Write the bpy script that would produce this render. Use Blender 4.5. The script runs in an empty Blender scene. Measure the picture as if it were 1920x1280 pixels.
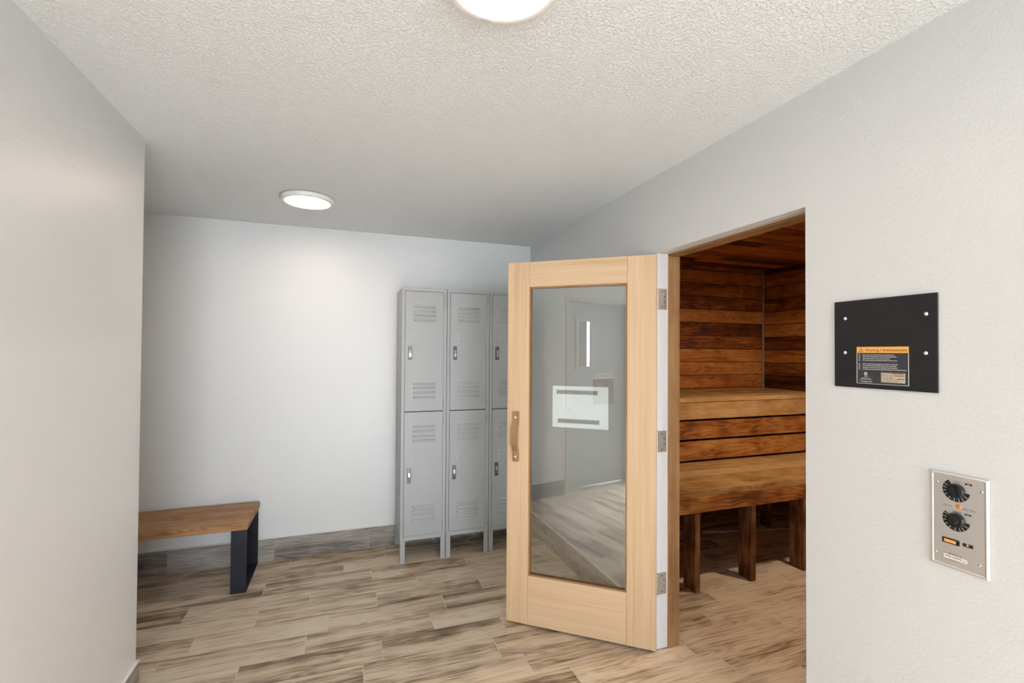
import bpy, bmesh, math, random
from mathutils import Matrix, Vector, Euler
random.seed(7)
SC = bpy.context.scene
COL = SC.collection

# ------------------------------------------------------------------ camera
CAM_H, YAW, PITCH, ROLL, FPX, CYPX = 1.5158, 0.3425, 0.0142, 0.0066, 879.93, 648.02
cam_data = bpy.data.cameras.new('camera')
cam = bpy.data.objects.new('camera', cam_data)
COL.objects.link(cam)
cam_data.sensor_width = 36.0
cam_data.lens = FPX * 36.0 / 1920.0
cam_data.shift_y = (CYPX - 640.0) / 1920.0
cam_data.clip_start = 0.02
_f = Vector((math.sin(YAW), math.cos(YAW), 0)); _r = Vector((math.cos(YAW), -math.sin(YAW), 0)); _u = Vector((0, 0, 1))
_f2 = _f * math.cos(PITCH) + _u * math.sin(PITCH); _u2 = _u * math.cos(PITCH) - _f * math.sin(PITCH)
_r3 = _r * math.cos(ROLL) + _u2 * math.sin(ROLL); _u3 = _u2 * math.cos(ROLL) - _r * math.sin(ROLL)
_m = Matrix((( _r3.x, _u3.x, -_f2.x, 0), (_r3.y, _u3.y, -_f2.y, 0), (_r3.z, _u3.z, -_f2.z, CAM_H), (0, 0, 0, 1)))
cam.matrix_world = _m
SC.camera = cam

# ------------------------------------------------------------------ colour management, sky, lamps
SC.view_settings.view_transform = 'Standard'
SC.view_settings.look = 'None'
SC.view_settings.gamma = 1.0
SC.view_settings.use_curve_mapping = False
SC.view_settings.exposure = 0.30
world = bpy.data.worlds.new('sky'); SC.world = world
world.use_nodes = True
WB = world.node_tree.nodes['Background']
WB.inputs['Color'].default_value = (0.87, 0.935, 1.0, 1)
WB.inputs['Strength'].default_value = 13.0
LAMP_COL = (1.0, 0.815, 0.685)
LAMP_POWER = 32.0          # emission of the round diffusers
def light_area(name, loc, rot, sx, sy, power, col, portal=False):
    d = bpy.data.lights.new(name, 'AREA'); d.shape = 'RECTANGLE'; d.size = sx; d.size_y = sy
    d.energy = power; d.color = col
    if portal: d.cycles.is_portal = True
    o = bpy.data.objects.new(name, d); COL.objects.link(o); o.location = loc; o.rotation_euler = rot
    return o
# portal for daylight through the unseen window added behind the photographer
light_area('added_window_portal', (0.28, -4.23, 1.22), (math.radians(90), 0, 0), 2.1, 2.2, 1.0, (1, 1, 1), portal=True)

sun_d = bpy.data.lights.new('sun', 'SUN'); sun_d.energy = 24.0; sun_d.angle = math.radians(10); sun_d.color = (0.90, 0.94, 1.0)
sun = bpy.data.objects.new('sun', sun_d); COL.objects.link(sun)
sun.rotation_euler = Vector((0.0, 0.905, -0.425)).to_track_quat('-Z', 'Y').to_euler()

# ------------------------------------------------------------------ materials
def new_mat(name):
    m = bpy.data.materials.new(name); m.use_nodes = True
    nt = m.node_tree
    return m, nt, nt.nodes['Principled BSDF']
def N(nt, t, **kw):
    n = nt.nodes.new(t)
    for k, v in kw.items():
        if k in n.inputs: n.inputs[k].default_value = v
        else: setattr(n, k, v)
    return n
def plain(name, col, rough=0.5, metal=0.0, spec=0.5, var=0.0, scale=20.0, bump=0.0):
    m, nt, b = new_mat(name)
    b.inputs['Roughness'].default_value = rough; b.inputs['Metallic'].default_value = metal
    b.inputs['Specular IOR Level'].default_value = spec
    c = (*col, 1)
    tc = N(nt, 'ShaderNodeTexCoord')
    no = N(nt, 'ShaderNodeTexNoise'); no.inputs['Scale'].default_value = scale; no.inputs['Detail'].default_value = 4
    nt.links.new(tc.outputs['Object'], no.inputs['Vector'])
    mx = N(nt, 'ShaderNodeMix', data_type='RGBA')
    mx.inputs[6].default_value = tuple(max(0, x * (1 - var)) for x in col) + (1,)
    mx.inputs[7].default_value = tuple(min(1, x * (1 + var)) for x in col) + (1,)
    nt.links.new(no.outputs['Fac'], mx.inputs[0]); nt.links.new(mx.outputs[2], b.inputs['Base Color'])
    if bump:
        bp = N(nt, 'ShaderNodeBump'); bp.inputs['Strength'].default_value = bump; bp.inputs['Distance'].default_value = 0.002
        nt.links.new(no.outputs['Fac'], bp.inputs['Height']); nt.links.new(bp.outputs['Normal'], b.inputs['Normal'])
    return m
def textured_paint(name, col, rough, scale, dist, strength, thr=None, spec=0.5):
    m, nt, b = new_mat(name)
    b.inputs['Base Color'].default_value = (*col, 1); b.inputs['Roughness'].default_value = rough
    b.inputs['Specular IOR Level'].default_value = spec
    tc = N(nt, 'ShaderNodeTexCoord')
    no = N(nt, 'ShaderNodeTexNoise'); no.inputs['Scale'].default_value = scale; no.inputs['Detail'].default_value = 3
    no.inputs['Roughness'].default_value = 0.55; no.inputs['Distortion'].default_value = 0.4
    nt.links.new(tc.outputs['Object'], no.inputs['Vector'])
    h = no.outputs['Fac']
    if thr:
        cr = N(nt, 'ShaderNodeValToRGB'); cr.color_ramp.elements[0].position = thr[0]; cr.color_ramp.elements[1].position = thr[1]
        cr.color_ramp.interpolation = 'EASE'
        nt.links.new(h, cr.inputs[0]); h = cr.outputs[0]
    n2 = N(nt, 'ShaderNodeTexNoise'); n2.inputs['Scale'].default_value = scale * 3.1; n2.inputs['Detail'].default_value = 2
    nt.links.new(tc.outputs['Object'], n2.inputs['Vector'])
    ad = N(nt, 'ShaderNodeMath', operation='MULTIPLY_ADD'); ad.inputs[1].default_value = 0.25
    nt.links.new(n2.outputs['Fac'], ad.inputs[0]); nt.links.new(h, ad.inputs[2])
    bp = N(nt, 'ShaderNodeBump'); bp.inputs['Strength'].default_value = strength; bp.inputs['Distance'].default_value = dist
    nt.links.new(ad.outputs[0], bp.inputs['Height']); nt.links.new(bp.outputs['Normal'], b.inputs['Normal'])
    return m
def wood(name, ramp, detail=6.0, u_s=1.3, v_s=16.0, ring=0.0, fine=0.25, board=0.25, rough=0.55, bump=0.15, blotch=0.0, spec=0.4, dist=0.06, tint=None):
    """grain runs along U (metres); attribute rnd gives every board its own piece of timber"""
    m, nt, b = new_mat(name); L = nt.links.new
    uv = N(nt, 'ShaderNodeUVMap', uv_map='UVMap'); at = N(nt, 'ShaderNodeAttribute', attribute_name='rnd')
    sep = N(nt, 'ShaderNodeSeparateXYZ'); L(uv.outputs[0], sep.inputs[0])
    off = N(nt, 'ShaderNodeMath', operation='MULTIPLY'); off.inputs[1].default_value = 37.0; L(at.outputs['Fac'], off.inputs[0])
    cmb0 = N(nt, 'ShaderNodeCombineXYZ'); L(sep.outputs[0], cmb0.inputs[0]); L(sep.outputs[1], cmb0.inputs[1]); L(off.outputs[0], cmb0.inputs[2])
    # slow wander of the grain
    n0 = N(nt, 'ShaderNodeTexNoise'); n0.inputs['Scale'].default_value = 3.2; n0.inputs['Detail'].default_value = 2; L(cmb0.outputs[0], n0.inputs['Vector'])
    w = N(nt, 'ShaderNodeMath', operation='MULTIPLY_ADD'); w.inputs[1].default_value = dist; L(n0.outputs['Fac'], w.inputs[0]); L(sep.outputs[1], w.inputs[2])
    us = N(nt, 'ShaderNodeMath', operation='MULTIPLY'); us.inputs[1].default_value = u_s; L(sep.outputs[0], us.inputs[0])
    vs = N(nt, 'ShaderNodeMath', operation='MULTIPLY'); vs.inputs[1].default_value = v_s; L(w.outputs[0], vs.inputs[0])
    c1 = N(nt, 'ShaderNodeCombineXYZ'); L(us.outputs[0], c1.inputs[0]); L(vs.outputs[0], c1.inputs[1]); L(off.outputs[0], c1.inputs[2])
    n1 = N(nt, 'ShaderNodeTexNoise'); n1.inputs['Scale'].default_value = 1.0; n1.inputs['Detail'].default_value = detail; n1.inputs['Roughness'].default_value = 0.62 if detail > 5 else 0.55
    n1.inputs['Distortion'].default_value = 0.3 if detail > 5 else 0.12
    L(c1.outputs[0], n1.inputs['Vector'])
    us2 = N(nt, 'ShaderNodeMath', operation='MULTIPLY'); us2.inputs[1].default_value = u_s * 3; L(sep.outputs[0], us2.inputs[0])
    vs2 = N(nt, 'ShaderNodeMath', operation='MULTIPLY'); vs2.inputs[1].default_value = v_s * 8; L(w.outputs[0], vs2.inputs[0])
    c2 = N(nt, 'ShaderNodeCombineXYZ'); L(us2.outputs[0], c2.inputs[0]); L(vs2.outputs[0], c2.inputs[1]); L(off.outputs[0], c2.inputs[2])
    n2 = N(nt, 'ShaderNodeTexNoise'); n2.inputs['Scale'].default_value = 1.0; n2.inputs['Detail'].default_value = 3; L(c2.outputs[0], n2.inputs['Vector'])
    f = N(nt, 'ShaderNodeMix'); f.inputs[0].default_value = fine; L(n1.outputs['Fac'], f.inputs[2]); L(n2.outputs['Fac'], f.inputs[3])
    fac = f.outputs[0]
    if ring:
        # cathedral figure: rings of a noise field stretched along the board
        c3 = N(nt, 'ShaderNodeCombineXYZ')
        u3 = N(nt, 'ShaderNodeMath', operation='MULTIPLY'); u3.inputs[1].default_value = 1.6; L(sep.outputs[0], u3.inputs[0])
        v3 = N(nt, 'ShaderNodeMath', operation='MULTIPLY'); v3.inputs[1].default_value = 13.0; L(sep.outputs[1], v3.inputs[0])
        L(u3.outputs[0], c3.inputs[0]); L(v3.outputs[0], c3.inputs[1]); L(off.outputs[0], c3.inputs[2])
        n3 = N(nt, 'ShaderNodeTexNoise'); n3.inputs['Scale'].default_value = 1.0; n3.inputs['Detail'].default_value = 1.5; L(c3.outputs[0], n3.inputs['Vector'])
        m3 = N(nt, 'ShaderNodeMath', operation='MULTIPLY'); m3.inputs[1].default_value = 75.0; L(n3.outputs['Fac'], m3.inputs[0])
        s3 = N(nt, 'ShaderNodeMath', operation='SINE'); L(m3.outputs[0], s3.inputs[0])
        a3 = N(nt, 'ShaderNodeMath', operation='MULTIPLY_ADD'); a3.inputs[1].default_value = ring; L(s3.outputs[0], a3.inputs[0]); L(fac, a3.inputs[2])
        fac = a3.outputs[0]
    if blotch:
        n4 = N(nt, 'ShaderNodeTexNoise'); n4.inputs['Scale'].default_value = 6.0; n4.inputs['Detail'].default_value = 5; L(cmb0.outputs[0], n4.inputs['Vector'])
        s4 = N(nt, 'ShaderNodeMath', operation='SUBTRACT'); s4.inputs[1].default_value = 0.5; L(n4.outputs['Fac'], s4.inputs[0])
        a4 = N(nt, 'ShaderNodeMath', operation='MULTIPLY_ADD'); a4.inputs[1].default_value = blotch; L(s4.outputs[0], a4.inputs[0]); L(fac, a4.inputs[2])
        fac = a4.outputs[0]
    bs = N(nt, 'ShaderNodeMath', operation='SUBTRACT'); bs.inputs[1].default_value = 0.5; L(at.outputs['Fac'], bs.inputs[0])
    ba = N(nt, 'ShaderNodeMath', operation='MULTIPLY_ADD'); ba.inputs[1].default_value = board; L(bs.outputs[0], ba.inputs[0]); L(fac, ba.inputs[2])
    cr = N(nt, 'ShaderNodeValToRGB'); e = cr.color_ramp.elements
    while len(e) < len(ramp): e.new(0.5)
    for el, (p, c) in zip(e, ramp): el.position = p; el.color = (*c, 1)
    L(ba.outputs[0], cr.inputs[0]); L(cr.outputs[0], b.inputs['Base Color'])
    b.inputs['Roughness'].default_value = rough; b.inputs['Specular IOR Level'].default_value = spec
    bp = N(nt, 'ShaderNodeBump'); bp.inputs['Strength'].default_value = bump; bp.inputs['Distance'].default_value = 0.001
    L(fac, bp.inputs['Height']); L(bp.outputs['Normal'], b.inputs['Normal'])
    return m
def emission(name, col, s):
    m, nt, b = new_mat(name)
    b.inputs['Base Color'].default_value = (*col, 1); b.inputs['Emission Color'].default_value = (*col, 1); b.inputs['Emission Strength'].default_value = s
    return m
def thin_glass(name, tint=(0.95, 0.97, 0.965), f0=0.17):
    m = bpy.data.materials.new(name); m.use_nodes = True; nt = m.node_tree; nt.nodes.clear()
    out = nt.nodes.new('ShaderNodeOutputMaterial'); tr = nt.nodes.new('ShaderNodeBsdfTransparent'); tr.inputs[0].default_value = (*tint, 1)
    gl = nt.nodes.new('ShaderNodeBsdfGlossy'); gl.inputs['Roughness'].default_value = 0.0
    lw = nt.nodes.new('ShaderNodeLayerWeight'); lw.inputs['Blend'].default_value = 0.5
    pw = nt.nodes.new('ShaderNodeMath'); pw.operation = 'POWER'; pw.inputs[1].default_value = 5.0; nt.links.new(lw.outputs['Facing'], pw.inputs[0])
    fr = nt.nodes.new('ShaderNodeMath'); fr.operation = 'MULTIPLY_ADD'; fr.inputs[1].default_value = 1 - f0; fr.inputs[2].default_value = f0; nt.links.new(pw.outputs[0], fr.inputs[0])
    mx = nt.nodes.new('ShaderNodeMixShader')
    nt.links.new(fr.outputs[0], mx.inputs[0]); nt.links.new(tr.outputs[0], mx.inputs[1]); nt.links.new(gl.outputs[0], mx.inputs[2])
    nt.links.new(mx.outputs[0], out.inputs[0])
    return m

WALL_COL = (0.702, 0.719, 0.731)
M = {}
M['wall'] = textured_paint('wall_paint', WALL_COL, 0.37, 120.0, 0.0017, 0.6, spec=0.5)
M['ceiling'] = textured_paint('ceiling_knockdown', (0.890, 0.930, 0.970), 0.75, 100.0, 0.003, 0.80, thr=(0.44, 0.60), spec=0.3)
M['white'] = plain('white_gloss_paint', (0.70, 0.70, 0.71), 0.35, var=0.03, scale=8)
M['floor'] = wood('wood_look_floor_tile', [(0.30, (0.14, 0.094, 0.058)), (0.385, (0.29, 0.212, 0.138)), (0.46, (0.49, 0.383, 0.268)), (0.55, (0.66, 0.545, 0.405)), (0.80, (0.77, 0.67, 0.545))],
                 detail=4.5, u_s=0.95, v_s=11, ring=0.035, fine=0.34, board=0.10, rough=0.42, bump=0.25, blotch=0.24, dist=0.04)
M['basetile'] = wood('wood_look_base_tile', [(0.26, (0.08, 0.07, 0.064)), (0.40, (0.19, 0.168, 0.15)), (0.52, (0.30, 0.27, 0.245)), (0.75, (0.42, 0.39, 0.36))],
                 detail=4.5, u_s=1.4, v_s=13, ring=0.05, fine=0.36, board=0.10, rough=0.45, bump=0.2, blotch=0.3, dist=0.05)
M['grout'] = plain('grout', (0.66, 0.59, 0.49), 0.85, var=0.1)
M['basegrout'] = plain('base_grout', (0.36, 0.34, 0.32), 0.85, var=0.1)
M['caulk'] = plain('white_edge_strip', (0.75, 0.74, 0.72), 0.4)
M['sauna'] = wood('sauna_cedar', [(0.22, (0.022, 0.006, 0.0015)), (0.40, (0.13, 0.034, 0.006)), (0.54, (0.28, 0.088, 0.016)), (0.70, (0.44, 0.165, 0.036)), (0.9, (0.56, 0.27, 0.08))],
                 u_s=1.6, v_s=14, ring=0.055, fine=0.36, board=0.40, rough=0.6, bump=0.3, blotch=0.35)
M['saunabench'] = wood('golden_bench_cedar', [(0.18, (0.10, 0.042, 0.013)), (0.34, (0.29, 0.145, 0.046)), (0.48, (0.45, 0.265, 0.10)), (0.64, (0.56, 0.37, 0.165)), (0.88, (0.66, 0.48, 0.25))],
                 u_s=1.8, v_s=13, ring=0.04, fine=0.38, board=0.36, rough=0.6, bump=0.3, blotch=0.55)
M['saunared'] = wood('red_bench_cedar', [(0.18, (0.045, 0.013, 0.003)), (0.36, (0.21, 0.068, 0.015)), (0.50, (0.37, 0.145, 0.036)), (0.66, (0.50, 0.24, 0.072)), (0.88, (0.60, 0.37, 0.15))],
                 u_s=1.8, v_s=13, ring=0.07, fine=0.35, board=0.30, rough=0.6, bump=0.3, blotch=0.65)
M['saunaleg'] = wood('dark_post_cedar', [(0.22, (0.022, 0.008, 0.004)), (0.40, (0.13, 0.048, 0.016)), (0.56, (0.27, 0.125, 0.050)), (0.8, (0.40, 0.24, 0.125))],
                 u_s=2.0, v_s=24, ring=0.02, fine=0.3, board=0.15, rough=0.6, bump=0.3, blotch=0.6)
M['sauna_void'] = plain('dark_backing', (0.01, 0.006, 0.004), 0.9)
M['fir'] = wood('clear_fir', [(0.2, (0.48, 0.31, 0.165)), (0.45, (0.61, 0.425, 0.255)), (0.6, (0.67, 0.49, 0.31)), (0.85, (0.73, 0.56, 0.375))],
                 u_s=0.7, v_s=26, fine=0.3, board=0.10, rough=0.5, bump=0.08, dist=0.02)
M['stop'] = wood('door_stop_wood', [(0.2, (0.12, 0.05, 0.018)), (0.45, (0.28, 0.145, 0.06)), (0.7, (0.40, 0.235, 0.11))], u_s=1.2, v_s=30, fine=0.3, board=0.1, blotch=0.5, dist=0.02)
M['handlewood'] = wood('pull_wood', [(0.2, (0.17, 0.085, 0.035)), (0.5, (0.33, 0.19, 0.09)), (0.8, (0.46, 0.30, 0.16))], u_s=3, v_s=40, fine=0.3, board=0.1, blotch=0.4)
M['benchtop'] = wood('stained_pine', [(0.18, (0.09, 0.034, 0.011)), (0.40, (0.27, 0.130, 0.052)), (0.56, (0.42, 0.225, 0.100)), (0.8, (0.54, 0.33, 0.165))],
                 u_s=1.4, v_s=16, ring=0.06, fine=0.25, board=0.14, rough=0.5, bump=0.12, blotch=0.35, spec=0.3)
M['steel_black'] = plain('blackened_steel', (0.010, 0.011, 0.022), 0.42, spec=0.35, var=0.5, scale=12)
M['locker'] = plain('grey_enamel', (0.39, 0.405, 0.41), 0.42, var=0.02, scale=3)
M['locker_in'] = plain('locker_gap_dark', (0.02, 0.02, 0.02), 0.8)
M['chrome'] = plain('chrome', (0.70, 0.70, 0.72), 0.24, metal=1.0)
M['chrome_dark'] = plain('chrome_recess', (0.13, 0.13, 0.14), 0.38, metal=0.5)
M['rivet'] = plain('bright_rivet', (0.75, 0.76, 0.76), 0.3, metal=0.5)
M['screwdark'] = plain('dark_hole', (0.03, 0.03, 0.03), 0.7)
M['nickel'] = plain('satin_nickel', (0.52, 0.48, 0.42), 0.42, metal=0.6, var=0.08, scale=30)
M['stainless'] = plain('brushed_stainless', (0.74, 0.72, 0.70), 0.40, metal=0.85, var=0.04, scale=60)
M['blackplastic'] = plain('black_plastic', (0.012, 0.012, 0.014), 0.22, var=0.1)
M['blacklegend'] = plain('black_print', (0.012, 0.012, 0.013), 0.5)
M['whiteprint'] = plain('white_print', (0.82, 0.82, 0.80), 0.5)
M['greyprint'] = plain('grey_print', (0.12, 0.12, 0.12), 0.5)
M['amber'] = plain('amber_lens', (0.62, 0.20, 0.04), 0.3)
M['amberwin'] = plain('amber_rocker', (0.85, 0.42, 0.10), 0.35)
M['blackmetal'] = plain('black_powder_coat', (0.016, 0.0165, 0.018), 0.55, var=0.25, scale=14, spec=0.3)
M['labelblack'] = plain('label_charcoal', (0.045, 0.048, 0.058), 0.5, spec=0.3)
M['labelorange'] = plain('label_orange', (0.86, 0.43, 0.10), 0.45)
M['orangetext'] = plain('label_brown_print', (0.22, 0.10, 0.03), 0.5)
M['dataplate'] = plain('label_silver', (0.55, 0.50, 0.43), 0.4)
M['lampring'] = plain('lamp_white_plastic', (0.82, 0.815, 0.81), 0.4)
M['diffuser'] = emission('lit_diffuser', LAMP_COL, LAMP_POWER)
M['added_bulb'] = emission('added_lamp_globe', (1.0, 0.80, 0.58), 900.0)  # strong glow for the lamp added inside the sauna
M['glass'] = thin_glass('door_glass')
M['glass_window'] = thin_glass('window_glass', (0.98, 0.985, 0.985), 0.04)
M['paper'] = plain('white_notice', (0.93, 0.95, 0.96), 0.5)
M['tape'] = plain('grey_tape', (0.25, 0.26, 0.26), 0.6)
M['entrydoor'] = plain('blue_grey_door_paint', (0.50, 0.55, 0.60), 0.4)
M['frame'] = plain('entry_frame_paint', (0.60, 0.57, 0.54), 0.4)
M['signbody'] = plain('sign_brown', (0.20, 0.155, 0.13), 0.5)
M['signwhite'] = plain('sign_cream', (0.85, 0.82, 0.76), 0.5)
M['outwall'] = plain('exterior_stucco', (0.10, 0.09, 0.08), 0.9, var=0.1)
M['ground'] = plain('pavement', (0.60, 0.58, 0.55), 0.9, var=0.15)
M['corner'] = plain('grey_weathered_trim', (0.23, 0.20, 0.17), 0.6, var=0.4, scale=30)

# ------------------------------------------------------------------ mesh helpers
def bm_new():
    bm = bmesh.new(); bm.loops.layers.uv.new('UVMap'); bm.faces.layers.float.new('rnd'); return bm
def _setuv(bm, f, grain, rnd, o=(0, 0, 0)):
    uvl = bm.loops.layers.uv['UVMap']; rl = bm.faces.layers.float['rnd']; f[rl] = rnd
    f.normal_update(); n = f.normal; ax = max(range(3), key=lambda i: abs(n[i]))
    oth = [i for i in range(3) if i != ax]
    if grain in oth: u = grain; v = [i for i in oth if i != grain][0]
    else: u, v = oth
    for l in f.loops: l[uvl].uv = (l.vert.co[u] - o[u], l.vert.co[v] - o[v] + (0.11 * ax))
def box(bm, x0, x1, y0, y1, z0, z1, grain=0, rnd=None, mat=0):
    if rnd is None: rnd = random.random()
    x0, x1 = min(x0, x1), max(x0, x1); y0, y1 = min(y0, y1), max(y0, y1); z0, z1 = min(z0, z1), max(z0, z1)
    v = [bm.verts.new((x, y, z)) for z in (z0, z1) for y in (y0, y1) for x in (x0, x1)]
    for q in ((0, 2, 3, 1), (4, 5, 7, 6), (0, 1, 5, 4), (2, 6, 7, 3), (0, 4, 6, 2), (1, 3, 7, 5)):
        f = bm.faces.new([v[i] for i in q]); f.material_index = mat; _setuv(bm, f, grain, rnd, (x0, y0, z0))
def cyl(bm, p0, p1, r0, r1=None, seg=24, mat=0, rnd=0.5, caps=True):
    r1 = r0 if r1 is None else r1
    p0 = Vector(p0); p1 = Vector(p1); d = (p1 - p0).normalized()
    a = d.orthogonal().normalized(); b = d.cross(a)
    A = [bm.verts.new(p0 + (a * math.cos(t) + b * math.sin(t)) * r0) for t in [2 * math.pi * i / seg for i in range(seg)]]
    B = [bm.verts.new(p1 + (a * math.cos(t) + b * math.sin(t)) * r1) for t in [2 * math.pi * i / seg for i in range(seg)]]
    fs = [bm.faces.new((A[i], A[(i + 1) % seg], B[(i + 1) % seg], B[i])) for i in range(seg)]
    if caps: fs += [bm.faces.new(A[::-1]), bm.faces.new(B)]
    for f in fs: f.material_index = mat; _setuv(bm, f, 2, rnd)
def lathe(bm, prof, seg=64, mat=0, c=(0, 0)):
    rings = []
    for r, z in prof:
        if r < 1e-6: rings.append([bm.verts.new((c[0], c[1], z))])
        else: rings.append([bm.verts.new((c[0] + r * math.cos(2 * math.pi * i / seg), c[1] + r * math.sin(2 * math.pi * i / seg), z)) for i in range(seg)])
    for A, B in zip(rings, rings[1:]):
        for i in range(seg):
            j = (i + 1) % seg
            q = [A[i % len(A)], A[j % len(A)], B[j % len(B)], B[i % len(B)]]
            q = list(dict.fromkeys(q))
            if len(q) > 2:
                f = bm.faces.new(q); f.material_index = mat; _setuv(bm, f, 0, 0.5)
def prism(bm, poly, axis, a0, a1, mat=0, grain=0, rnd=None):
    """polygon in the two other axes (in axis order), extruded along axis"""
    if rnd is None: rnd = random.random()
    def pt(p, a):
        c = list(p); c.insert(axis, a); return bm.verts.new(c)
    A = [pt(p, a0) for p in poly]; B = [pt(p, a1) for p in poly]; n = len(poly)
    fs = [bm.faces.new((A[i], A[(i + 1) % n], B[(i + 1) % n], B[i])) for i in range(n)] + [bm.faces.new(A[::-1]), bm.faces.new(B)]
    bmesh.ops.recalc_face_normals(bm, faces=fs)
    for f in fs: f.material_index = mat; _setuv(bm, f, grain, rnd)
def sphere_cap(bm, c, r, h, ax, seg=16, mat=0):
    """low dome of radius r and height h on a point c, bulging along ax (unit vector)"""
    c = Vector(c); d = Vector(ax).normalized(); a = d.orthogonal().normalized(); b = d.cross(a)
    prev = None; fs = []
    for k in range(5):
        t = k / 4 * math.pi / 2
        if k == 4: ring = [bm.verts.new(c + d * h)]
        else: ring = [bm.verts.new(c + (a * math.cos(s) + b * math.sin(s)) * r * math.cos(t) + d * h * math.sin(t)) for s in [2 * math.pi * i / seg for i in range(seg)]]
        if prev:
            for i in range(seg):
                q = list(dict.fromkeys([prev[i], prev[(i + 1) % seg], ring[(i + 1) % len(ring)], ring[i % len(ring)]]))
                if len(q) > 2: fs.append(bm.faces.new(q))
        prev = ring
    for f in fs: f.material_index = mat; _setuv(bm, f, 0, 0.5)
def obj(name, bm, mats, parent=None, bevel=0.0, smooth=None, seg=2):
    me = bpy.data.meshes.new(name)
    bm.normal_update(); bm.to_mesh(me); bm.free()
    for m in (mats if isinstance(mats, (list, tuple)) else [mats]): me.materials.append(m)
    if smooth is not None:
        me.polygons.foreach_set('use_smooth', [True] * len(me.polygons)); me.set_sharp_from_angle(angle=math.radians(smooth))
    o = bpy.data.objects.new(name, me); COL.objects.link(o)
    if parent: o.parent = parent
    if bevel:
        md = o.modifiers.new('bevel', 'BEVEL'); md.width = bevel; md.segments = seg; md.limit_method = 'ANGLE'; md.angle_limit = math.radians(40)
    return o
def thing(name, label, cat, loc=(0, 0, 0), rot=None, group=None, kind=None):
    o = bpy.data.objects.new(name, None); COL.objects.link(o); o.empty_display_size = 0.05
    o.location = loc
    if rot is not None: o.rotation_euler = rot
    return tag(o, label, cat, group, kind)
def tag(o, label=None, cat=None, group=None, kind=None):
    if label: o['label'] = label
    if cat: o['category'] = cat
    if group: o['group'] = group
    if kind: o['kind'] = kind
    return o
def struct(name, bm, mats, label, cat, **kw):
    return tag(obj(name, bm, mats, **kw), label, cat, None, 'structure')
def dup(o, parent=None):
    c = o.copy(); COL.objects.link(c)
    if parent: c.parent = parent; c.matrix_parent_inverse = Matrix()
    for ch in list(o.children): dup(ch, c)
    return c
ROT_R = Matrix(((0, 0, -1), (-1, 0, 0), (0, 1, 0))).to_euler()   # local x = viewer's right, y = up, z out of the right wall
ROT_L = Matrix(((0, 0, 1), (1, 0, 0), (0, 1, 0))).to_euler()     # same for things on the left wall
def text_into(bm, s, x, y, h, z, mat=0, width=None, align='LEFT', mirror=False, rot=0.0, thick=0.0):
    cu = bpy.data.curves.new('lettering_curve', 'FONT'); cu.body = s; cu.size = 1.0; cu.align_x = align; cu.resolution_u = 3
    if thick: cu.offset = thick
    o = bpy.data.objects.new('lettering_curve', cu); COL.objects.link(o)
    dg = bpy.context.evaluated_depsgraph_get(); dg.update()
    me = bpy.data.meshes.new_from_object(o.evaluated_get(dg))
    xs = [v.co.x for v in me.vertices]; w = max(xs) - min(xs) if xs else 1
    sy = h / 0.70; sx = sy if width is None else width / w
    x0 = min(xs) if align == 'LEFT' else 0.0
    me.transform(Matrix.Translation((x, y, z)) @ Matrix.Rotation(rot, 4, 'Z') @ Matrix.Diagonal((sx, sy, 1, 1)) @ Matrix.Translation((-x0, 0, 0)))
    n0 = len(bm.faces)
    bm.from_mesh(me); bm.faces.ensure_lookup_table()
    for f in bm.faces[n0:]: f.material_index = mat
    COL.objects.unlink(o); bpy.data.objects.remove(o); bpy.data.curves.remove(cu); bpy.data.meshes.remove(me)

# ------------------------------------------------------------------ room dimensions (metres)
XR, YB, XL, YL, H = 1.521, 3.802, -0.838, 2.479, 2.44
XA, YF = -2.60, -4.20                    # alcove end, wall behind the photographer
WT = 0.125                               # wall thickness
OY0, OY1, OZ = 1.203, 2.034, 2.036       # sauna door opening
SX0, SX1, SY0, SY1, SZ = 1.665, 4.17, 0.35, 3.785, 2.40   # sauna interior

# walls
bm = bm_new()
box(bm, XR, XR + WT, YF - .12, OY0, 0, H); box(bm, XR, XR + WT, OY1, YB, 0, H); box(bm, XR, XR + WT, OY0, OY1, OZ, H)
struct('wall_right', bm, M['wall'], 'right wall of pale grey orange-peel paint holding the sauna doorway', 'wall')
bm = bm_new(); box(bm, XA - .12, XR + WT, YB, YB + .12, 0, H)
struct('wall_back', bm, M['wall'], 'pale grey back wall behind the lockers and the bench', 'wall')
EY0, EY1, EZ = -0.185, 0.735, 2.085      # entry door opening in the left wall
bm = bm_new()
box(bm, XL - .16, XL, EY1 + .045, YL, 0, H); box(bm, XL - .16, XL, YF - .12, EY0 - .045, 0, H); box(bm, XL - .16, XL, EY0 - .045, EY1 + .045, EZ + .045, H)
struct('wall_left', bm, M['wall'], 'near left wall with textured grey paint ending at an outer corner', 'wall')
bm = bm_new(); box(bm, XA, XL - .16, YL - .12, YL, 0, H)
struct('wall_alcove_front', bm, M['wall'], 'wall closing the bench alcove, out of view behind the left corner', 'wall')
bm = bm_new(); box(bm, XA - .12, XA, YL - .12, YB, 0, H)
struct('wall_alcove_end', bm, M['wall'], 'end wall of the bench alcove, hidden by the left corner', 'wall')
WX0, WX1, WZ0, WZ1 = -0.79, 1.35, 0.10, 2.36
bm = bm_new()
box(bm, XL, WX0, YF - .12, YF, 0, H); box(bm, WX1, XR, YF - .12, YF, 0, H); box(bm, WX0, WX1, YF - .12, YF, 0, WZ0); box(bm, WX0, WX1, YF - .12, YF, WZ1, H)
struct('wall_front', bm, M['wall'], 'wall behind the photographer with an added daylight window', 'wall')
bm = bm_new()
for a, b_ in ((WX0, WX0 + .05), (WX1 - .05, WX1)): box(bm, a, b_, YF - .09, YF - .03, WZ0, WZ1)
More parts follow.
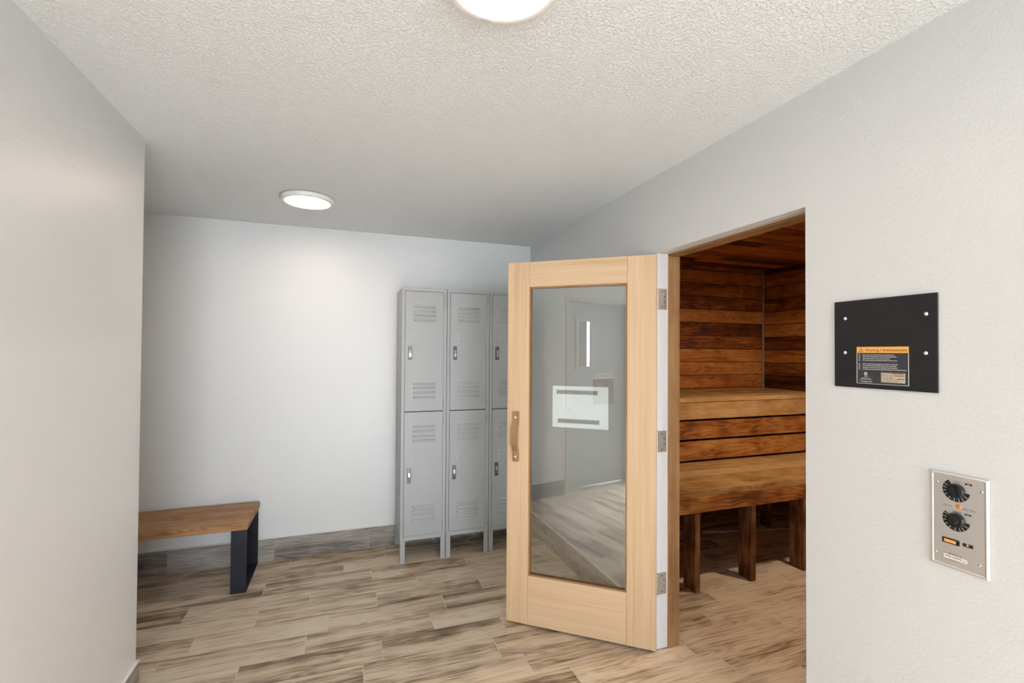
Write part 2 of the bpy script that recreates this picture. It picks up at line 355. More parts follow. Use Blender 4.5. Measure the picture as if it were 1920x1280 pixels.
box(bm, WX0 + .05, WX1 - .05, YF - .09, YF - .03, WZ0, WZ0 + .05); box(bm, WX0 + .05, WX1 - .05, YF - .09, YF - .03, WZ1 - .05, WZ1)
w1 = struct('added_window_1', bm, M['white'], 'unseen white framed window added behind the photographer to let in daylight', 'window')  # added, unseen, to bring daylight into the room
bm = bm_new(); box(bm, WX0 + .05, WX1 - .05, YF - .065, YF - .058, WZ0 + .05, WZ1 - .05)
obj('window_pane', bm, M['glass_window'], w1)
bm = bm_new(); box(bm, XA - .12, SX1 + .3, YF - .12, YB + .12, H, H + .1)
struct('ceiling', bm, M['ceiling'], 'white knockdown-textured ceiling', 'ceiling')

# floor: wood-look planks running along x, rows 171.5 mm, joints where the photo shows them
P_, L_ = 0.1715, 0.655
JO = {-4: [1.2], -3: [1.45], -2: [1.127, 1.782], -1: [1.041, 1.685, 2.34], 0: [0.86, 1.43, 1.982], 1: [0.755, 1.48, 2.179, 2.81], 2: [0.851],
      3: [0.481], 4: [0.586], 5: [0.202], 6: [0.470], 7: [0.190], 8: [0.011], 9: [0.306]}
bm = bm_new()
FX0, FX1, FY0 = XA - .1, SX1 + .1, YF - .1
box(bm, FX0, FX1, FY0, YB + .1, -0.08, -0.0012, mat=1)
rng = random.Random(3)
k = math.floor((FY0 - 2.06) / P_)
while 2.06 + k * P_ < YB:
    y0 = max(FY0, 2.06 + k * P_); y1 = min(YB + .1, 2.06 + (k + 1) * P_)
    js = list(JO.get(k, [rng.uniform(0, L_)]))
    while js[0] > FX0: js.insert(0, js[0] - L_)
    while js[-1] < FX1: js.append(js[-1] + L_)
    for a, b_ in zip(js, js[1:]):
        a2, b2 = max(a, FX0), min(b_, FX1)
        if b2 - a2 < .01: continue
        g = 0.0017
        v = [bm.verts.new(c) for c in ((a2 + g, y0 + g, 0), (b2 - g, y0 + g, 0), (b2 - g, y1 - g, 0), (a2 + g, y1 - g, 0))]
        f = bm.faces.new(v); f.material_index = 0; _setuv(bm, f, 0, rng.random(), (a, y0, 0))
    k += 1
struct('floor', bm, [M['floor'], M['grout']], 'floor of wood-look plank tiles running through the room into the sauna', 'floor')

# tile baseboards (thin tiles with joints) ---------------------------------
def baseboard(name, label, runs, joints):
    """runs: list of (axis, fixed face coordinate, out direction, a0, a1); top edge strip in white"""
    bm = bm_new()
    for (axis, c, d, a0, a1), js in zip(runs, joints):
        js = [a0] + [j for j in sorted(js) if a0 < j < a1] + [a1]
        for p, q in zip(js, js[1:]):
            g = 0.0012
            if axis == 0: box(bm, p + g, q - g, c, c + d * .010, 0.001, .161, grain=0)
            else: box(bm, c, c + d * .010, p + g, q - g, 0.001, .161, grain=1)
        if axis == 0:
            box(bm, a0, a1, c, c + d * .0085, 0.0005, .160, mat=1); box(bm, a0, a1, c, c + d * .0112, .161, .166, mat=2)
        else:
            box(bm, c, c + d * .0085, a0, a1, 0.0005, .160, mat=1); box(bm, c, c + d * .0112, a0, a1, .161, .166, mat=2)
    return struct(name, bm, [M['basetile'], M['basegrout'], M['caulk']], label, 'baseboard')
baseboard('baseboard_back', 'grey wood-look tile baseboard along the back wall', [(0, YB, -1, XA, XR)], [[-1.77, -1.116, -.464, .193, .85, 1.5]])
baseboard('baseboard_right', 'wood-look tile baseboard on the right wall behind the open glass door', [(1, XR, -1, OY1 + .01, YB - .011), (1, XR, -1, YF, OY0 - .003)], [[2.618, 3.314], [-3.4, -2.7, -2.05, -1.4, -.75, -.1, .55]])
baseboard('baseboard_left', 'wood-look tile baseboard wrapping the near left wall corner', [(1, XL, 1, .80, YL + .0112), (0, YL, 1, XL - .9, XL), (1, XL, 1, YF, EY0 - .06)], [[1.3, 1.95], [-1.4], [-3.1, -2.5, -1.85, -1.2, -.6]])
baseboard('baseboard_front', 'tile baseboard under the added window behind the photographer', [(0, YF, 1, XL + .0112, XR - .0112)], [[-.4, .25, .9]])

# doorway: white jamb and timber stop --------------------------------------
bm = bm_new()
box(bm, XR + .002, XR + .072, OY1 - .0015, OY1 + .012, 0, OZ - .0015, grain=2)          # hinge side jamb
box(bm, XR + .002, XR + .072, OY0 + .002, OY1, OZ - .0016, OZ + .012, grain=1)           # head
box(bm, XR + .026, XR + .029, OY1 - .004, OY1 - .0015, 0, OZ - .004, grain=2)            # painted bead
box(bm, XR + .026, XR + .029, OY0 + .002, OY1 - .004, OZ - .004, OZ - .0016, grain=1)
struct('trim_1', bm, M['white'], 'white painted jamb and head lining of the sauna doorway', 'door jamb', bevel=.0008)
bm = bm_new()
box(bm, XR + .067, XR + .135, OY1 - .011, OY1 + .02, 0, OZ - .012, grain=2)
box(bm, XR + .067, XR + .135, OY0 - .02, OY1 + .02, OZ - .0115, OZ + .02, grain=1)
box(bm, XR + .067, XR + .135, OY0 - .02, OY0 + .003, 0, OZ - .012, grain=2)
struct('trim_2', bm, M['stop'], 'worn brown timber stop framing the sauna doorway inside the white jamb', 'door stop', bevel=.0015)

# ------------------------------------------------------------------ sauna shell: tongue-and-groove boards
def plank_wall(name, label, cat, axis_len, axis_w, axis_n, c, d, l0, l1, w0, w1, pitch, mat, phase=0.0, seglen=None):
    bm = bm_new(); w = w0 - phase; rr = random.Random(name)
    while w < w1 - .002:
        a, b_ = max(w, w0) + .0032, min(w + pitch, w1) - .0032
        if b_ - a > .004:
            cuts = [l0, l1]
            if seglen: cuts = [l0, l0 + rr.uniform(.3, .7) * (l1 - l0), l1]
            for p, q in zip(cuts, cuts[1:]):
                lo = [0] * 3; hi = [0] * 3
                lo[axis_len], hi[axis_len] = p + .0006, q - .0006; lo[axis_w], hi[axis_w] = a, b_
                lo[axis_n], hi[axis_n] = sorted((c, c + d * (.016 + rr.uniform(0, .0018))))
                box(bm, lo[0], hi[0], lo[1], hi[1], lo[2], hi[2], grain=axis_len, rnd=rr.random())
        w += pitch
    lo = [0] * 3; hi = [0] * 3; lo[axis_len], hi[axis_len] = l0, l1; lo[axis_w], hi[axis_w] = w0, w1; lo[axis_n], hi[axis_n] = sorted((c - d * .02, c + d * .009))
    box(bm, lo[0], hi[0], lo[1], hi[1], lo[2], hi[2], mat=1)
    return struct(name, bm, [mat, M['sauna_void']], label, cat, bevel=.0012)
PITCH_B = 0.1315
PH = PITCH_B - ((1.161 - .17) % PITCH_B)
plank_wall('wall_sauna_far', 'far sauna wall of horizontal reddish brown cedar boards', 'wall', 0, 2, 1, SY1 + .016, -1, SX0 - .02, SX1 + .016, .17, SZ, PITCH_B, M['sauna'], phase=.05)
plank_wall('wall_sauna_side', 'right hand sauna wall of horizontal cedar boards', 'wall', 1, 2, 0, SX1 + .016, -1, SY0, SY1, 0, SZ, PITCH_B, M['sauna'], phase=.02)
plank_wall('wall_sauna_near', 'near sauna wall hidden beside the doorway', 'wall', 0, 2, 1, SY0 - .016, 1, SX0, SX1, 0, SZ, PITCH_B, M['sauna'])
bm = bm_new()
for a, b_, z0, z1 in ((SY0, OY0 - .02, 0, SZ), (OY1 + .02, SY1, 0, SZ), (OY0 - .02, OY1 + .02, OZ + .02, SZ)):
    w = z0
    while w < z1 - .002:
        box(bm, XR + WT + .001, SX0 - .002, a, b_, w + .001, min(w + PITCH_B, z1) - .001, grain=1); w += PITCH_B
struct('wall_sauna_left', bm, M['sauna'], 'inner face of the doorway wall clad in cedar, turned away from view', 'wall')
plank_wall('ceiling_sauna', 'sauna ceiling of dark cedar boards', 'ceiling', 0, 1, 2, SZ + .016, -1, SX0 - .02, SX1, SY0, SY1, PITCH_B, M['sauna'], seglen=1)
baseboard('baseboard_sauna', 'dark tile skirting along the foot of the far sauna wall', [(0, SY1 + .016, -1, SX0, SX1)], [[2.3, 2.95, 3.6]])
bm = bm_new(); cyl(bm, (SX1 - .006, SY1 - .006, 1.14), (SX1 - .006, SY1 - .006, SZ - .012), .011, seg=12)
struct('trim_3', bm, M['corner'], 'slim grey weathered strip up the inner corner of the sauna', 'corner trim', smooth=40)

bm = bm_new(); box(bm, SX1 + .08, SX1 + .2, SY0 - .2, YB + .12, 0, H); box(bm, XR + WT, SX1 + .08, SY0 - .2, SY0 - .08, 0, H); box(bm, XR + WT, SX1 + .08, SY1 + .08, YB + .12, 0, H)
struct('wall_sauna_outer', bm, M['wall'], 'outer shell of the sauna, turned away from view', 'wall')
# sauna benches -------------------------------------------------------------
BX0, BX1 = SX0 + .004, SX1 - .004
lo = thing('sauna_bench', 'lower sauna bench of worn golden cedar planks on three posts', 'bench', ((BX0 + BX1) / 2, 2.73, 0))
def lpart(name, x0, x1, y0, y1, z0, z1, grain, mat, parent, rnd=None, bevel=.003):
    bm = bm_new(); c = parent.location
    box(bm, x0 - c.x, x1 - c.x, y0 - c.y, y1 - c.y, z0 - c.z, z1 - c.z, grain=grain, rnd=rnd)
    return obj(name, bm, mat, parent, bevel=bevel)
ys = [2.425, 2.562, 2.700, 2.868, 3.030, 3.09]
ys = [2.422, 2.700, 2.868, 3.028, 3.120]
for i, (a, b_) in enumerate(zip(ys, ys[1:])):
    lpart('seat_plank', BX0, BX1, a + .003, b_ - .003, .605, .643, 0, M['saunabench'], lo, rnd=[.34, .86, .58, .70][i], bevel=.0012)
    if i: lpart('dark_seam_fill', BX0, BX1, a - .0029, a + .0029, .610, .6422, 0, M['sauna_void'], lo, bevel=0)  # dark strip added in the plank gap, standing in for its shade and dirt
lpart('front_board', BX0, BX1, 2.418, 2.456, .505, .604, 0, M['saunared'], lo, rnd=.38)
bm = None
for x in (2.105, 2.567, 3.038):
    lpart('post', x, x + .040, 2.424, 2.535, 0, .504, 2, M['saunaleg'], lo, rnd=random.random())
up = thing('sauna_bench', 'upper sauna bench along the far wall with slatted cedar riser below it', 'bench', ((BX0 + BX1) / 2, 3.4, 0))
yu = [3.040, 3.225, 3.41, 3.595, 3.783]
for i, (a, b_) in enumerate(zip(yu, yu[1:])):
    lpart('seat_plank', BX0, BX1, a + .003, b_ - .003, 1.128, 1.163, 0, M['saunabench'], up, rnd=[.72, .40, .30, .45][i], bevel=.0012)
    if i: lpart('dark_seam_fill', BX0, BX1, a - .0029, a + .0029, 1.132, 1.1622, 0, M['sauna_void'], up, bevel=0)  # gap darkness of the upper seat, also put in as a dark strip
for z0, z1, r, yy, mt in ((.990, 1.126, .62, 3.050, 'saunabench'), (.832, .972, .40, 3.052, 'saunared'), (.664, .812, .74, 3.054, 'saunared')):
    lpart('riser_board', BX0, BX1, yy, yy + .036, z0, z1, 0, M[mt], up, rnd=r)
for x in (2.0, 2.75, 3.5, 4.1):
    lpart('upright', x, x + .04, 3.128, 3.21, .0, 1.126, 2, M['saunaleg'], up)

# shaded ceiling lamp added to light the sauna, out of view beside the doorway
sl = thing('added_sauna_lamp', 'small shaded lamp added on the sauna ceiling to light it, out of view', 'added ceiling lamp', (3.1, 1.70, SZ))
bm = bm_new(); cyl(bm, (0, 0, -.045), (0, 0, 0), .05); obj('base', bm, M['saunaleg'], sl, smooth=40)
bm = bm_new()
lathe(bm, [(0, -.045), (.18, -.045), (.18, -.122), (.174, -.122), (.174, -.051), (0, -.051)], seg=40); obj('shade', bm, M['saunaleg'], sl, smooth=40)
bm = bm_new(); lathe(bm, [(0, -.055), (.03, -.058), (.045, -.072), (.048, -.085), (.042, -.102), (.022, -.117), (0, -.12)], seg=24); obj('globe', bm, M['added_bulb'], sl, smooth=60)

bm = bm_new(); v_ = Vector((1.4, -.315, 0)); n_ = Vector((.22, 1.0, 0)).normalized() * .007; p_ = Vector((2.50, 3.305, 0))
prism(bm, [(q.x, q.y) for q in (p_ - n_, p_ + v_ - n_, p_ + v_ + n_, p_ + n_)], 2, .0005, .009)
struct('trim_5', bm, M['white'], 'pale edging strip on the dark floor under the sauna benches', 'floor strip')
# ------------------------------------------------------------------ open glass sauna door
DT = Vector((-0.7757, 0.6311, 0)); dw, dh = 0.805, 2.010
ang = math.atan2(DT.y, DT.x)
door = thing('door_1', 'open honey-coloured fir door with a tall glass pane, hinged at the sauna doorway', 'door', (1.4945, 2.0035, .012), (0, 0, ang), kind='structure')
TH = 0.042
def dpart(name, x0, x1, z0, z1, grain, mat, rnd, y0=-TH, y1=0.0, parent=None, bevel=.002):
    bm = bm_new(); box(bm, x0, x1, y0, y1, z0, z1, grain=grain, rnd=rnd); return obj(name, bm, mat, parent or door, bevel=bevel)
S1, S2 = .145, .679         # stile edges; glass z
G0, G1 = .268, 1.870
dpart('hinge_stile', 0, S1, 0, dh, 2, M['fir'], .42)
dpart('lock_stile', S2, dw, 0, dh, 2, M['fir'], .60)
dpart('top_rail', S1 + .0006, S2 - .0006, G1, dh - .0005, 0, M['fir'], .36)
dpart('bottom_rail', S1 + .0006, S2 - .0006, .0005, G0, 0, M['fir'], .66)
bm = bm_new()
for yy0, yy1 in ((-.014, -.006), (-.036, -.028)):
    box(bm, S1, S2, yy0, yy1, G0, G0 + .008, grain=0); box(bm, S1, S2, yy0, yy1, G1 - .008, G1, grain=0)
    box(bm, S1, S1 + .008, yy0, yy1, G0, G1, grain=2); box(bm, S2 - .008, S2, yy0, yy1, G0, G1, grain=2)
obj('glazing_bead', bm, M['stop'], door)
bm = bm_new(); box(bm, S1 + .001, S2 - .001, -.024, -.018, G0 + .001, G1 - .001)
obj('glass_pane', bm, M['glass'], door)
# arched wooden pull
bm = bm_new(); hx0, hx1 = .733, .766; hz0, hz1 = .897, 1.174
n = 24; outer = []; inner = []
for i in range(n + 1):
    t = i / n; z = hz0 + (hz1 - hz0) * t
    s = max(0.0, min(1.0, (min(t, 1 - t) - .20) / .16)); s = s * s * (3 - 2 * s)
    outer.append((.019 + .024 * s, z)); inner.append((.0006 + (.022 * s), z))
for i in range(n):
    vs = []
    for x in (hx0, hx1):
        vs.append([bm.verts.new((x, *p)) for p in (inner[i], outer[i], outer[i + 1], inner[i + 1])])
    A, B = vs
    fl = [bm.faces.new(A[::-1]), bm.faces.new(B), bm.faces.new((A[1], B[1], B[2], A[2])), bm.faces.new((A[0], A[3], B[3], B[0]))]
    if i == 0: fl.append(bm.faces.new((A[0], B[0], B[1], A[1])))
    if i == n - 1: fl.append(bm.faces.new((A[3], A[2], B[2], B[3])))
    for f in fl: _setuv(bm, f, 2, .5)
bmesh.ops.remove_doubles(bm, verts=bm.verts, dist=.00005); bmesh.ops.recalc_face_normals(bm, faces=bm.faces)
hd = obj('handle', bm, M['handlewood'], door, bevel=.003)
tag(hd, 'arched brown wooden pull handle')
for z in (hz0 + .027, hz1 - .032):
    bm = bm_new(); sphere_cap(bm, ((hx0 + hx1) / 2, .0188, z), .006, .0022, (0, 1, 0)); obj('screw_plug', bm, M['signwhite'], hd, smooth=60)
# three hinges, leaves let into the white jamb
for zc in (1.797, 1.061, .333):
    bm = bm_new(); ox = XR + .007
    box(bm, ox, ox + .050, OY1 - .0050, OY1 - .0012, zc - .054, zc + .054)
    cyl(bm, (XR - .001, OY1 - .004, zc - .054), (XR - .001, OY1 - .004, zc + .054), .006, seg=16)
    box(bm, XR - .001, ox + .001, OY1 - .0062, OY1 - .003, zc - .054, zc + .054)
    hg = obj('hinge', bm, M['nickel'], None, smooth=40)
    dm = door.matrix_basis if False else (Matrix.Translation(door.location) @ Euler(door.rotation_euler).to_matrix().to_4x4())
    hg.parent = door; hg.matrix_parent_inverse = dm.inverted()
    bm = bm_new()
    for q, dz in ((.022, .040), (.036, .014), (.036, -.014), (.022, -.040)):
        sphere_cap(bm, (ox + q, OY1 - .0050, zc + dz), .0036, .0012, (0, -1, 0), mat=0)
    sc = obj('screws', bm, M['screwdark'], None, smooth=50)
    sc.parent = hg; sc.matrix_parent_inverse = dm.inverted()
    sc.matrix_parent_inverse = Matrix()
# notice fixed on the far side of the glass, seen through it
dmat = Matrix.Translation(door.location) @ Euler(door.rotation_euler).to_matrix().to_4x4()
nz0, nz1, nx0, nx1 = 1.096, 1.322, .244, .549
pc = dmat @ Vector(((nx0 + nx1) / 2, -.0262, (nz0 + nz1) / 2))
nt_ = thing('notice', 'white notice sheet with two grey tape strips, stuck on the sauna door glass', 'notice', pc, (0, 0, ang))
hw, hh = (nx1 - nx0) / 2, (nz1 - nz0) / 2
bm = bm_new(); box(bm, -hw, hw, -.0012, 0, -hh, hh); obj('sheet', bm, M['paper'], nt_)
# local x grows to the left as seen from the room
for (a, b_, z0, z1) in ((-.0957, .1295, .0690, .0910), (-.1050, .1225, -.0885, -.0660)):
    bm = bm_new(); box(bm, a, b_, .0002, .0011, z0, z1); obj('tape_strip', bm, M['tape'], nt_)

# ------------------------------------------------------------------ lockers
LW, LD, LH = 0.3298, 0.349, 1.980
def louver(bm, x0, x1, z):
    """pressed louvre: rounded hood, open lip below, tapered ends"""
    P = [(0, .0135), (.0045, .0118), (.0082, .0080), (.0100, .0040), (.0098, .0008), (.0075, -.0012), (0, -.0016)]
    rows = []
    for k_, (x, sc) in enumerate(((x0, .0), (x0 + .003, .62), (x0 + .009, 1.0), (x1 - .009, 1.0), (x1 - .003, .62), (x1, .0))):
        rows.append([bm.verts.new((x, -d * sc, z + (h if sc else h * .6 + .002))) for d, h in P])
    for A, B in zip(rows, rows[1:]):
        for k_ in range(len(P) - 1):
            f = bm.faces.new((A[k_], A[k_ + 1], B[k_ + 1], B[k_])); f.smooth = True; _setuv(bm, f, 0, .5)
def locker_door(parent, z0, z1, lz, riv, hz, dots, hinges):
    bm = bm_new(); x0, x1 = .0225, .3035
    box(bm, x0 + .0018, x1 - .0018, -.003, .014, z0 + .0018, z1 - .0018)
    for z in lz: louver(bm, .083, .246, z)
    d = obj('door', bm, M['locker'], parent)
    for v in d.data.vertices[8:]: v.co.y -= .003
    # recessed lift latch
    bm = bm_new(); hx0, hx1 = .046, .074
    for a, b_, c_, e_ in ((hx0, hx1, hz - .051, hz - .047), (hx0, hx1, hz + .047, hz + .051), (hx0, hx0 + .004, hz - .047, hz + .047), (hx1 - .004, hx1, hz - .047, hz + .047)):
        box(bm, a, b_, -.0085, -.003, c_, e_, mat=1)
    box(bm, hx0 + .004, hx1 - .004, -.0045, -.003, hz - .047, hz + .047, mat=1)
    prism(bm, [(-.0045, hz + .030), (-.014, hz + .024), (-.021, hz - .004), (-.016, hz - .030), (-.0045, hz - .036)], 0, hx0 + .007, hx1 - .007)
    h = obj('latch_handle', bm, [M['chrome'], M['chrome_dark']], d, bevel=.0015); tag(h, 'chrome lift latch')
    for z, r in riv:
        bm = bm_new(); sphere_cap(bm, (.084, -.003, z), r * 1.4, r * .9, (0, -1, 0)); obj('rivet', bm, M['rivet'], d, smooth=60)
    for x in (.150, .205):
        bm = bm_new(); cyl(bm, (x, -.0036, dots), (x, -.002, dots), .0024, seg=10); obj('screw_hole', bm, M['screwdark'], d)
    for z in hinges:
        bm = bm_new(); cyl(bm, (.3075, -.0035, z - .028), (.3075, -.0035, z + .028), .0042, seg=10); obj('hinge', bm, M['locker'], d, smooth=40)
    return d
def make_locker():
    t = thing('locker', 'x', 'locker', (.385, 3.4418, 0))
    bm = bm_new(); b0 = .157
    fr = .0195
    box(bm, .0015, LW - .0015, .020, LD, b0, LH)                                    # box behind the front frame
    box(bm, .0015, .0225, 0, .020, b0, LH); box(bm, .3035, LW - .0015, 0, .020, b0, LH)   # stiles
    box(bm, .0225, .3035, 0, .020, LH - .022, LH); box(bm, .0225, .3035, 0, .020, b0, .189)
    obj('body', bm, M['locker'], t, bevel=.0012)
    bm = bm_new(); box(bm, .024, .302, .0145, .0198, .190, LH - .023); obj('door_gap', bm, M['locker_in'], t)
    locker_door(t, 1.0835, 1.957, [1.838, 1.806, 1.775, 1.743, 1.279, 1.247, 1.214, 1.181], [(1.640, .0028), (1.614, .0046), (1.588, .0028)], 1.508, 1.904, [1.90, 1.14])
    locker_door(t, .190, 1.0805, [.968, .934, .899, .867, .391, .359, .328, .291], [(.763, .0028), (.737, .0046), (.708, .0028)], .623, 1.034, [1.02, .25])
    for x0, x1, xs in ((.0015, .037, 1), (LW - .037, LW - .0015, -1)):
        for y0, y1, ys_ in ((0, .036, 1), (LD - .036, LD, -1)):
            bm = bm_new()
            fy = y0 if ys_ > 0 else y1
            box(bm, x0, x1, fy, fy + ys_ * .003, 0, b0)
            sx = x0 if xs > 0 else x1
            box(bm, sx, sx + xs * .003, y0, y1, 0, b0)
            l = obj('leg', bm, M['locker'], t)
            bm = bm_new(); box(bm, x0 + .004, x1 - .004, y0 + .004, y1 - .004, 0, .003); obj('foot_plate', bm, M['locker'], l)
    return t
lk = make_locker()
LG = 'grey lockers against the back wall'
tag(lk, 'grey two-door metal locker at the left end of the row, nearest the bench', 'locker', LG)
l2 = dup(lk); l2.location.x += LW; tag(l2, 'middle grey two-door metal locker, between two others', 'locker', LG)
l3 = dup(lk); l3.location.x += 2 * LW; tag(l3, 'grey two-door metal locker partly hidden behind the open wooden glass door', 'locker', LG)

# ------------------------------------------------------------------ bench in the alcove
bx1, bx0, by0, by1, bz = -.558, -1.78, 3.330, 3.778, .441
bn = thing('bench', 'low wooden bench with stained pine seat and black flat-steel legs by back wall', 'bench', ((bx0 + bx1) / 2, (by0 + by1) / 2, 0))
c = bn.location
bm = bm_new(); rr = random.Random(5)
yq = [by0, by0 + .15, by0 + .29, by1]
for a, b_, r in zip(yq, yq[1:], (.55, .40, .62)): box(bm, bx0 - c.x, bx1 - c.x, a - c.y, b_ - c.y, bz - .045, bz, grain=0, rnd=r)
bmesh.ops.remove_doubles(bm, verts=bm.verts, dist=.00001)
bm.faces.ensure_lookup_table()
for f in [f for f in bm.faces if all(len(e.link_faces) > 2 for e in f.edges)]: bm.faces.remove(f)
obj('seat', bm, M['benchtop'], bn, bevel=.007, seg=3)
for lx1 in (bx1 - .008, bx0 + .1):
    bm = bm_new(); x0, x1 = lx1 - .088 - c.x, lx1 - c.x; ya, yb_ = by0 + .020 - c.y, by1 - .004 - c.y; t = .008; zt = bz - .0455
    box(bm, x0, x1, ya, ya + t, 0, zt); box(bm, x0, x1, yb_ - t, yb_, 0, zt)
    box(bm, x0, x1, ya + t, yb_ - t, 0, t); box(bm, x0, x1, ya + t, yb_ - t, zt - t, zt)
    obj('leg_frame', bm, M['steel_black'], bn, bevel=.0012)

# ------------------------------------------------------------------ ceiling lights
def ceiling_light(loc, label):
    t = thing('ceiling_light', label, 'ceiling light', loc, None, 'round ceiling lights')
    bm = bm_new()
    lathe(bm, [(.140, 0), (.1415, 0), (.1415, -.003)], mat=1)
    lathe(bm, [(.150, -.003), (.152, -.005), (.152, -.022), (.149, -.027), (.144, -.029), (.131, -.029), (.127, -.0275), (.126, -.024), (0, -.020)])
    obj('housing', bm, [M['lampring'], M['screwdark']], t, smooth=35)
    bm = bm_new(); lathe(bm, [(.1255, -.0245), (.1255, -.0268), (.10, -.0285), (0, -.0292)]); obj('diffuser', bm, M['diffuser'], t, smooth=50)
    return t
cl1 = ceiling_light((.352, 1.070, H), 'large round white ceiling light at the top of the picture, nearest the camera')
cl2 = ceiling_light((-.220, 3.080, H), 'round white ceiling light farther away, over the floor before the back wall')
# little embossed approval mark on the rim of the nearer light
bm = bm_new()
def arc_strip(bm, r0, r1, a0, a1, z, n=10, mat=0, c=(0, 0)):
    pv = None
    for i in range(n + 1):
        a = a0 + (a1 - a0) * i / n
        q = (bm.verts.new((c[0] + r0 * math.cos(a), c[1] + r0 * math.sin(a), z)), bm.verts.new((c[0] + r1 * math.cos(a), c[1] + r1 * math.sin(a), z)))
        if pv:
            f = bm.faces.new((pv[0], pv[1], q[1], q[0])); f.material_index = mat
        pv = q
a0, a1 = math.radians(87), math.radians(97)
for r in (.1348, .1412): arc_strip(bm, r, r + .0006, a0, a1, -.0293)
for a in (a0, a0 + .055, a1 - .055, a1): arc_strip(bm, .1348, .1418, a - .002, a + .002, -.0293, 2)
obj('approval_mark', bm, M['greyprint'], cl1)

# ------------------------------------------------------------------ black cover plate with warning label
cp = thing('cover_plate', 'square black metal cover plate with four screws on the right wall', 'cover plate', (XR, .9535, 1.550), ROT_R)
bm = bm_new(); box(bm, -.142, .142, -.137, .137, .0006, .0065); pl_ = obj('plate', bm, M['blackmetal'], cp, bevel=.0012)
for x, y in ((-.1065, .0815), (-.107, -.0275), (.1160, .0800), (.1150, -.0285)):
    bm = bm_new(); sphere_cap(bm, (x, y, .0065), .0052, .003, (0, 0, 1)); obj('screw', bm, M['rivet'], cp, smooth=60)
bm = bm_new(); zl = .0067
lx0, lx1, ly0, ly1 = -.0705, .0740, -.1230, -.0098
box(bm, lx0, lx1, ly0, ly1, .0064, zl + .0004, mat=0)
z2 = zl + .0006
def quad(bm, x0, x1, y0, y1, z, mat):
    f = bm.faces.new([bm.verts.new(p) for p in ((x0, y0, z), (x1, y0, z), (x1, y1, z), (x0, y1, z))]); f.material_index = mat
quad(bm, lx0, lx1, -.0285, ly1, z2, 1)
for q in ((lx0, lx0 + .0016, ly0, -.0285), (lx1 - .0016, lx1, ly0, -.0285), (lx0, lx1, ly0, ly0 + .0010)): quad(bm, *q, z2, 2)
lab = obj('warning_label', bm, [M['labelblack'], M['labelorange'], M['whiteprint']], cp); tag(lab, 'charcoal warning label with an orange heading')
bm = bm_new(); z3 = z2 + .0003
text_into(bm, 'Warning / Avertissement', -.0440, -.0236, .0076, z3, 0, width=.1135, thick=.01)
# warning triangle
def poly(bm, pts, z, mat): f = bm.faces.new([bm.verts.new((p[0], p[1], z)) for p in pts]); f.material_index = mat
tc_ = (-.0575, -.0205)
for a, b_ in (((-.0645, -.0250), (-.0575, -.0135)), ((-.0575, -.0135), (-.0505, -.0250)), ((-.0505, -.0250), (-.0645, -.0250))):
    d = (Vector(b_) - Vector(a)).normalized(); n_ = Vector((-d.y, d.x)) * .0006
    poly(bm, [Vector(a) - n_, Vector(b_) - n_, Vector(b_) + n_, Vector(a) + n_], z3, 0)
poly(bm, [(-.0581, -.0218), (-.0569, -.0218), (-.0566, -.0172), (-.0584, -.0172)], z3 + .0001, 0)
poly(bm, [(-.0580, -.0240), (-.0570, -.0240), (-.0570, -.0229), (-.0580, -.0229)], z3 + .0001, 0)
EN = ['Open main circuit breaker before servicing this sauna', 'This control is connected to more than one supply circuit,', 'Disconnect all branch circuits before servicing.', 'The control panel must be placed outside the sauna room.']
FR = ["Ouvrir le disjoncteur principal avant d'ouvrir le couvercle.", "Ce contr\u00f4le est raccord\u00e9 \u00e0 plus d'un circuit de d\u00e9rivation.", "D\u00e9brancher tous les circuits de d\u00e9rivation avant l'entretien.", "Le tableau de contr\u00f4le doit \u00eatre plac\u00e9 \u00e0 l'ext\u00e9rieur de la cabine du sauna."]
for i, (s, w_) in enumerate(zip(EN + FR, (.0885, .0945, .0755, .0965, .0985, .0955, .0965, .1205))):
    y = -.0362 - .00545 * i - (.0055 if i > 3 else 0)
    text_into(bm, s, -.0520, y, .0034, z3, 1, width=w_, thick=.012)
    for dx in (0,):
        poly(bm, [(-.0635, y + .0006), (-.0600, y + .0006), (-.0600, y + .0026), (-.0635, y + .0026)], z3, 1)
# approval roundel, small print and rating plate
for k_ in range(20):
    a0_, a1_ = 2 * math.pi * k_ / 20, 2 * math.pi * (k_ + 1) / 20
    poly(bm, [(-.0435 + .0030 * math.cos(a0_), -.0925 + .0030 * math.sin(a0_)), (-.0435 + .0050 * math.cos(a0_), -.0925 + .0050 * math.sin(a0_)),
              (-.0435 + .0050 * math.cos(a1_), -.0925 + .0050 * math.sin(a1_)), (-.0435 + .0030 * math.cos(a1_), -.0925 + .0030 * math.sin(a1_))], z3, 1)
text_into(bm, 'c  us', -.0435, -.0937, .0026, z3 + .0001, 1, align='CENTER', thick=.01)
text_into(bm, 'LISTED', -.0430, -.1022, .0026, z3, 1, align='CENTER', thick=.01)
text_into(bm, 'Conforms to UL', -.0560, -.1068, .0026, z3, 1, width=.0250, thick=.01)
text_into(bm, 'Certified to CSA std C22.2', -.0610, -.1108, .0026, z3, 1, width=.0355, thick=.01)
text_into(bm, 'TYLOHELO INC', -.0600, -.1180, .0034, z3, 1, width=.0350, thick=.015)
quad(bm, .0000, .0655, -.1165, -.0865, z3, 0)
quad(bm, .0008, .0647, -.1157, -.0873, z3 + .0001, 2)
for i, s in enumerate(('Type: Control', 'Manufacture date', 'Current rating', 'Voltage: 240 V', '1 or 3 phase, 60 Hz', 'Max load, use copper wire')):
    text_into(bm, s, .0028, -.0912 - .0045 * i, .0030, z3 + .0003, 0, width=(.024, .030, .030, .035, .044, .056)[i], thick=.014)
